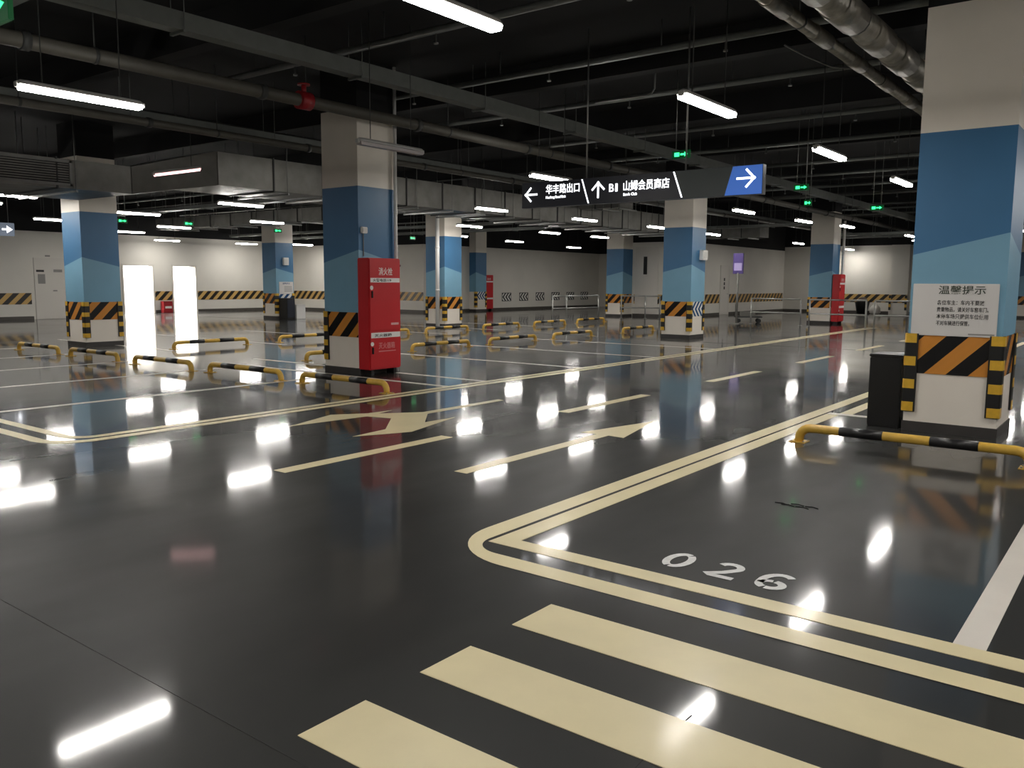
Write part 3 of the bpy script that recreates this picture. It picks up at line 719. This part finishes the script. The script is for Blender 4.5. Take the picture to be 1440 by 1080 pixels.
# ================================================================ FIRE CABINETS
def cabinet(label, x, ya, yb, full=True, zt=1.87):
    """stands on short feet against a face that looks to +X at x"""
    t = thing('fire_cabinet', label, 'fire cabinet', (x, (ya + yb) / 2, 0)); h = (yb - ya) / 2; D = .26; z0 = .09
    MB().box(.002, D, -h, h, z0, zt, RED, bev=.012).build('body', None, t)
    for s in (-1, 1): MB().box(.05, D - .04, s * (h - .1) - .03, s * (h - .1) + .03, 0, z0, BLACK).build('foot', None, t)
    dmid = .66
    ud = MB().box(D, D + .012, -h + .015, h - .015, dmid + .06, zt - .02, RED, bev=.004).build('upper_door', None, t)
    ld = MB().box(D, D + .012, -h + .015, h - .015, z0 + .02, dmid + .045, RED, bev=.004).build('lower_door', None, t)
    fx = D + .0125
    MB().box(fx, fx + .002, -h + .03, h - .03, 1.485, 1.555, WHITE).build('label_strip', None, ud)
    MB().box(fx, fx + .002, -h + .03, h - .03, .60, .685, WHITE).build('label_strip', None, ld)
    lettering('lettering', '消火栓', .13, WHITE, ud, (fx, -.14, 1.61), FACE_PX, width=.30, bold=.001)
    if full:
        lettering('lettering', '火警电话119', .05, INK, ud, (fx + .0025, -.27, 1.50), FACE_PX, width=.4, bold=.001)
        lettering('lettering', '灭火器箱', .05, INK, ld, (fx + .0025, -.25, .62), FACE_PX, width=.38, bold=.001)
        lettering('lettering', '灭火器箱', .11, mat('faded_pink_letters', '#d88a8a', .5), ld, (fx, -.16, .43), FACE_PX, width=.36, bold=.001)
        MB().box(fx, fx + .001, -.16, .22, .375, .39, mat('faded_pink_letters', '#d88a8a', .5)).build('letter_line', None, ld)
        MB().box(fx, fx + .001, .12, .29, .80, .835, mat('pale_letters', '#e0b0ac', .5)).build('letter_line', None, ud)
    for par, z in ((ud, 1.40), (ld, .505)):
        MB().tube([(fx, -h + .05, z), (fx + .006, -h + .05, z)], .034, WHITE, 16).build('round_sticker', None, par)
        MB().box(fx, fx + .018, -h + .045, -h + .075, z - .16, z - .05, BLACK, bev=.004).build('latch', None, par)
    if full: MB().tube([(D * .8, h, zt - .11), (D * .8, h + .05, zt - .11)], .02, BLACK, 10).build('alarm_button', None, t)
    return t
cabinet('tall red fire cabinet with two doors on the column behind the curved wheel stops', -10.22, 9.23, 9.93)
cabinet('far red fire cabinet on the column behind the right barrier rails', -9.976, 32.78, 33.46, False)
cabinet('far red fire cabinet on the wall beside the first chevron plate', -28.5 + .44 + .012, 33.45, 34.2, False) if False else cabinet('far red fire cabinet on the wall beside the first chevron plate', -28.5, 34.3, 35.05, False)

# vertical pipes by the columns
def vpipe(label, x, y, r, z1, m=WHITE, z0=0.0):
    t = thing('drain_pipe', label, 'pipe', (x, y, z0))
    MB().tube([(0, 0, 0), (0, 0, z1 - z0)], r, m, 12).build('pipe', None, t)
    for z in (1.2, 2.6):
        if z > z0: MB().tube([(0, 0, z - z0), (0, 0, z - z0 + .05)], r * 1.12, m, 12).build('pipe_clip', None, t)
    return t
vpipe('pale vertical pipe rising behind the big red fire cabinet', -10.165, 10.04, .03, 4.94, WHITE)
vpipe('white drain pipe fixed to the front of the striped column', -19.2, 20.88, .07, 4.2, WHITE)
vpipe('white vertical pipe beside the far cabinet column', -9.9, 33.7, .05, 3.9, WHITE)
# small boxes on the columns
def wbox(label, x0, x1, y0, y1, z0, z1, cable=None):
    t = thing('control_box', label, 'control box', ((x0 + x1) / 2, (y0 + y1) / 2, z0)); hx, hy = (x1 - x0) / 2, (y1 - y0) / 2
    MB().box(-hx, hx, -hy, hy, 0, z1 - z0, WHITE, bev=.01).build('case', None, t)
    MB().box(hx, hx + .006, -hy * .7, hy * .7, (z1 - z0) * .2, (z1 - z0) * .8, HOUSING).build('cover', None, t)
    if cable: MB().tube([(-hx + .012, 0, 0), (-hx + .012, 0, cable - z0)], .008, GREY, 6).build('cable', None, t)
wbox('small white box with a cable above the big red fire cabinet', -10.218, -10.16, 9.3, 9.42, 2.26, 2.36, 1.9)
wbox('white control box on the column beneath the direction sign', -10.148, -10.03, 21.55, 21.85, 2.13, 2.40)
wbox('white control box on the column with the small notice', -27.948, -27.85, 21.3, 21.55, 2.12, 2.42)

# ================================================================ WHEEL STOPS
def wheel_stop(label, x, y, rz, L=1.86, group=None):
    t = thing('wheel_stop', label, 'wheel stop', (x, y, 0), rz, group); r = .042; zc = .138; rc = .10
    path = [(0, 0, 0.008), (0, 0, zc - rc)]
    for k in range(1, 6):
        a = PI / 2 * k / 5; path.append((rc - rc * math.cos(a), 0, zc - rc + rc * math.sin(a)))
    path += [(L - rc, 0, zc)]
    for k in range(1, 6):
        a = PI / 2 * k / 5; path.append((L - rc + rc * math.sin(a), 0, zc - rc + rc * math.cos(a)))
    path += [(L, 0, 0.008)]
    MB().tube(path, r, YELP, 12).build('bar', None, t)
    for a, b in ((.195, .395), (.60, .80)):
        MB().tube([(L * a, 0, zc), (L * b, 0, zc)], r + .0025, BLKP, 12).build('black_band', None, t)
    for xx in (0, L):
        f = MB(); f.box(xx - .075, xx + .075, -.075, .075, 0, .008, YELP); 
        fo = f.build('foot_plate', None, t)
        for sx in (-1, 1):
            for s2 in (-1, 1): MB().tube([(xx + sx * .055, s2 * .055, .008), (xx + sx * .055, s2 * .055, .018)], .009, STEEL, 6).build('bolt', None, fo)
    return t
wheel_stop('yellow and black pipe wheel stop at the head of bay 026', -2.67, 8.0, 0, 1.9)
wheel_stop('wheel stop right in front of the big red fire cabinet column', -10.0, 7.92, 0, 1.78)
wheel_stop('wheel stop of the front row, next before the fire cabinet stop', -12.33, 7.9, 0, 1.86)
wheel_stop('wheel stop of the front row, third counting from the fire cabinet stop', -14.55, 7.82, 0, 1.8)
wheel_stop('wheel stop of the front row just before the duct column', -17.05, 7.86, 0, 1.82)
wheel_stop('wheel stop of the front row, last one beside the duct column', -19.35, 7.85, 0, 1.8)
wheel_stop('next bay wheel stop beyond the black bin side of bay 026', -.3, 8.0, 0, 1.9)
for i, (y, lab) in enumerate(((10.1, 'wheel stop behind the front row, seen against the lit doorway reflection'), (12.9, 'second wheel stop of the line leading to the drain pipe column'), (15.5, 'third wheel stop of the line leading to the drain pipe column'), (18.1, 'wheel stop lying at the foot of the drain pipe column'), (20.75, 'wheel stop just beyond the drain pipe column'), (23.5, 'wheel stop second beyond the drain pipe column'), (26.2, 'farthest wheel stop of the line past the drain pipe column'))):
    wheel_stop(lab, -17.12, y, PI / 2, 1.88)
for i, (y, lab) in enumerate(((10.25, 'wheel stop half hidden behind the striped foot of the cabinet column'), (13.1, 'wheel stop standing behind the big red fire cabinet'), (15.75, 'second wheel stop of the line behind the red fire cabinet'), (18.45, 'third wheel stop of the line behind the red fire cabinet'), (22.1, 'wheel stop beside the chevron column under the sign'), (24.9, 'second wheel stop beyond the chevron column'))):
    wheel_stop(lab, -12.8, y, PI / 2, 1.88)

# ================================================================ CHEVRON PLATES
for k in range(6):
    y = 36.15 + 1.567 * k
    t = thing('chevron_plate', ('black and white chevron plate on the white wall beside the far red cabinet', 'second black and white chevron plate from the far red cabinet', 'third black and white chevron plate from the far red cabinet', 'fourth black and white chevron plate from the far red cabinet', 'fifth black and white chevron plate, next to the last one', 'last black and white chevron plate, nearest the recess')[k], 'wall sign', (-28.5, y, .49), 0, 'chevron plates on the white wall')
    b = MB(); b.box(.001, .012, -.03, .79, -.02, .44, BLACK); b.build('plate', None, t)
    b = MB(); b.poly([(.0135, .01, .01), (.0135, .75, .01), (.0135, .75, .41), (.0135, .01, .41)], CHEVK, [(0, 0), (.74, 0), (.74, .4), (0, .4)]); b.build('chevron_print', None, t)

# ================================================================ BARRIERS
def barrier(label, pts, top=.95):
    t = thing('barrier_rail', label, 'barrier', (pts[0][0], pts[0][1], 0)); o = Vector((pts[0][0], pts[0][1]))
    P = [Vector(p) - o for p in pts]
    for p in P: 
        MB().tube([(p.x, p.y, 0.01), (p.x, p.y, top)], .03, CHROME, 10).build('post', None, t)
        MB().tube([(p.x, p.y, 0), (p.x, p.y, .012)], .07, CHROME, 10).build('post_foot', None, t)
    for z in (top - .0, .45):
        for a, b in zip(P, P[1:]): MB().tube([(a.x, a.y, z), (b.x, b.y, z)], .028, CHROME, 8).build('rail', None, t)
    return t
barrier('steel barrier rail in front of the chevron plates', [(-19.62, 28.2), (-19.45, 28.95), (-19.25, 31.1)])
barrier('steel barrier rail in front of the tall fire door', [(-18.35, 31.5), (-17.45, 31.95), (-16.95, 32.3)])
barrier('steel barrier rail behind the purple sign post', [(-12.2, 30.5), (-10.35, 30.5)])
barrier('steel barrier rail between the far red cabinet and the purple sign', [(-9.97, 30.3), (-8.05, 30.3)])
barrier('steel barrier rail nearest the notice column', [(-7.77, 30.3), (-6.0, 30.3)])

# ================================================================ SMALL THINGS
ps = thing('sign_post', 'purple sign board on a grey post beside the barrier rails', 'sign', (-12.66, 30.25, 0))
MB().tube([(0, 0, 0), (0, 0, 1.9)], .04, GREY, 10).build('post', None, ps); MB().box(-.2, .2, -.2, .2, 0, .03, GREY).build('base_plate', None, ps)
MB().box(-.2, .2, -.03, .03, 1.86, 2.62, PURP, bev=.008).build('board', None, ps)
MB().box(-.15, .15, -.034, -.03, 1.98, 2.26, mat('pale_lilac', '#a99cc8', .5)).build('board_print', None, ps)
bn = thing('waste_bin', 'tall black rectangular bin standing against the notice column', 'bin', (-2.27, 9.60, 0))
MB().box(-.16, .16, -.2, .2, 0, .74, BLACK, bev=.01).build('bin_body', None, bn); MB().box(-.168, .168, -.208, .208, .74, .77, BLACK, bev=.008).build('lid', None, bn)
cb = thing('black_cabinet', 'black cabinet standing at the foot of the notice-bearing back column', 'cabinet', (-27.65, 21.25, 0))
MB().box(-.26, .24, -.2, .2, 0, .82, BLACK, bev=.01).build('body', None, cb); MB().box(.24, .252, -.17, .17, .06, .76, mat('dark_navy', '#1b2130', .4)).build('door', None, cb)
wbx = thing('white_box', 'white storage box next to the black cabinet', 'box', (-27.6, 21.72, 0))
MB().box(-.25, .22, -.22, .22, 0, .52, WHITE, bev=.01).build('body', None, wbx); MB().box(-.26, .23, -.23, .23, .52, .56, WHITE, bev=.01).build('lid', None, wbx)
rb = thing('extinguisher_box', 'low red extinguisher box on the floor between the bright doorways', 'box', (-36.8, 21.45, 0))
MB().box(-.14, .14, -.23, .23, 0, .5, REDD, bev=.012).build('body', None, rb); MB().box(-.15, .15, -.24, .24, .5, .53, REDD, bev=.01).build('lid', None, rb); MB().box(.14, .145, -.16, .16, .2, .3, WHITE).build('label_strip', None, rb)
kb = thing('waste_bin', 'round black tapered bin against the far striped wall', 'bin', (-12.4, 45.9, 0))
MB().tube([(0, 0, 0), (0, 0, .55), (0, 0, .56)], [.25, .36, .36], BLACK, 16).build('bin_body', None, kb); MB().tube([(0, 0, .555), (0, 0, .59)], .38, BLACK, 16).build('rim', None, kb)
MB().tube([(0, 0, .575), (0, 0, .78), (0, 0, .85)], [.3, .2, .05], mat('brown_rubbish', '#3a2f28', .8, bump=.6), 12).build('rubbish', None, kb)
sk = MB(); sk.tube([(0, 0, 0), (0, 0, .06), (0, 0, .3), (0, 0, .45), (0, 0, .5), (0, 0, .56)], [.2, .27, .25, .12, .05, .1], mat('white_sack', '#cfcac2', .6, bump=.8, bscale=12), 14)
so = sk.build('rubbish_sack', None, None, (-11.72, 45.75, 0)); tag(so, 'tied white rubbish sack beside the round black bin', 'sack')
# flatbed trolleys by the barriers
def trolley(label, x, y, rz):
    t = thing('flatbed_trolley', label, 'trolley', (x, y, 0), rz)
    MB().box(-.5, .5, -.3, .3, .2, .25, DKSTEEL, bev=.01).build('deck', None, t)
    MB().tube([(-.46, -.26, .25), (-.46, -.26, .7), (-.46, .26, .7), (-.46, .26, .25)], .018, CHROME, 8).build('handle', None, t)
    for sx in (-1, 1):
        for s2 in (-1, 1):
            MB().tube([(sx * .38, s2 * .24 - .02, .08), (sx * .38, s2 * .24 + .02, .08)], .08, BLACKR, 12).build('wheel', None, t)
            MB().box(sx * .38 - .02, sx * .38 + .02, s2 * .24 - .03, s2 * .24 + .03, .15, .2, STEEL).build('castor_bracket', None, t)
    MB().box(-.3, .25, -.2, .2, .25, .42, GREY, bev=.02).build('load', None, t)
    return t
trolley('low grey flatbed trolley parked behind the purple sign post', -12.75, 31.6, .5)
# exit signs
def exit_sign(label, x, y, z, face='y', w=.30, h=.12, rod=True, sym='→'):
    t = thing('exit_sign', label, 'exit sign', (x, y, z))
    d = .03
    MB().box(-w / 2, w / 2, -d / 2, d / 2, 0, h, EXITD, bev=.004).build('case', None, t)
    b = MB(); yy = -d / 2 - .001
    def q(xa, xb, za, zb): b.poly([(xa, yy, za), (xb, yy, za), (xb, yy, zb), (xa, yy, zb)], EXITG)
    k_ = w / .36
    q(-.13 * k_, -.03 * k_, .03, h - .03); q(-.01 * k_, .07 * k_, h / 2 - .014, h / 2 + .014); b.poly([(.07 * k_, yy, h / 2 - .035), (.14 * k_, yy, h / 2), (.07 * k_, yy, h / 2 + .035)], EXITG)
    b.build('arrow_print', None, t)
    if rod:
        for s in (-1, 1): MB().tube([(s * w * .3, 0, h), (s * w * .3, 0, 4.93 - z)], .006, STEEL, 5).build('hanging_rod', None, t)
    if face == 'x': t.rotation_euler = (0, 0, PI / 2)
    return t
exit_sign('glowing green exit sign hung above the right half of the direction sign', -5.98, 11.96, 3.38)
exit_sign('glowing green exit sign hung over the lane beyond the direction sign', -5.94, 17.2, 3.36)
exit_sign('small green exit sign hung lower, just behind its larger twin over the lane', -5.98, 17.75, 3.1, w=.16)
exit_sign('glowing green exit sign hung over the lane near the notice column', -5.44, 20.9, 3.2)
exit_sign('glowing green exit sign hung over the aisle before the doorways', -22.3, 13.77, 3.05, 'x')
exit_sign('glowing green exit sign beside the duct column', -24.24, 12.85, 3.15, 'x')
exit_sign('glowing green exit sign near the column with the small notice', -22.89, 17.3, 3.05, 'x')
exit_sign('glowing green exit sign between the cabinet column and the drain pipe column', -23.04, 23.65, 3.1, 'x')
ex = exit_sign('big green exit sign with arrow hung from the near cable tray', -5.58, 2.25, 2.98, 'y', .42, .2)
# lit blue arrow sign over the left aisle
la = thing('arrow_sign', 'small lit blue arrow sign hung by the left wall', 'sign', (-30.05, 11.9, 2.9), PI / 2)
MB().box(-.36, .36, -.05, .05, 0, .42, mat('sign_dim_blue', '#46505e', .4, emit='#7c8694', es=.35), bev=.01).build('body', None, la)
b = MB(); yy = -.052
b.poly([(-.02, yy, .18), (.2, yy, .18), (.2, yy, .24), (-.02, yy, .24)], SIGNT); b.poly([(.12, yy, .09), (.3, yy, .21), (.12, yy, .33)], SIGNT); b.build('arrow', None, la)
for s in (-1, 1): MB().tube([(s * .2, 0, .42), (s * .2, 0, 2.03)], .008, STEEL, 5).build('hanging_rod', None, la)
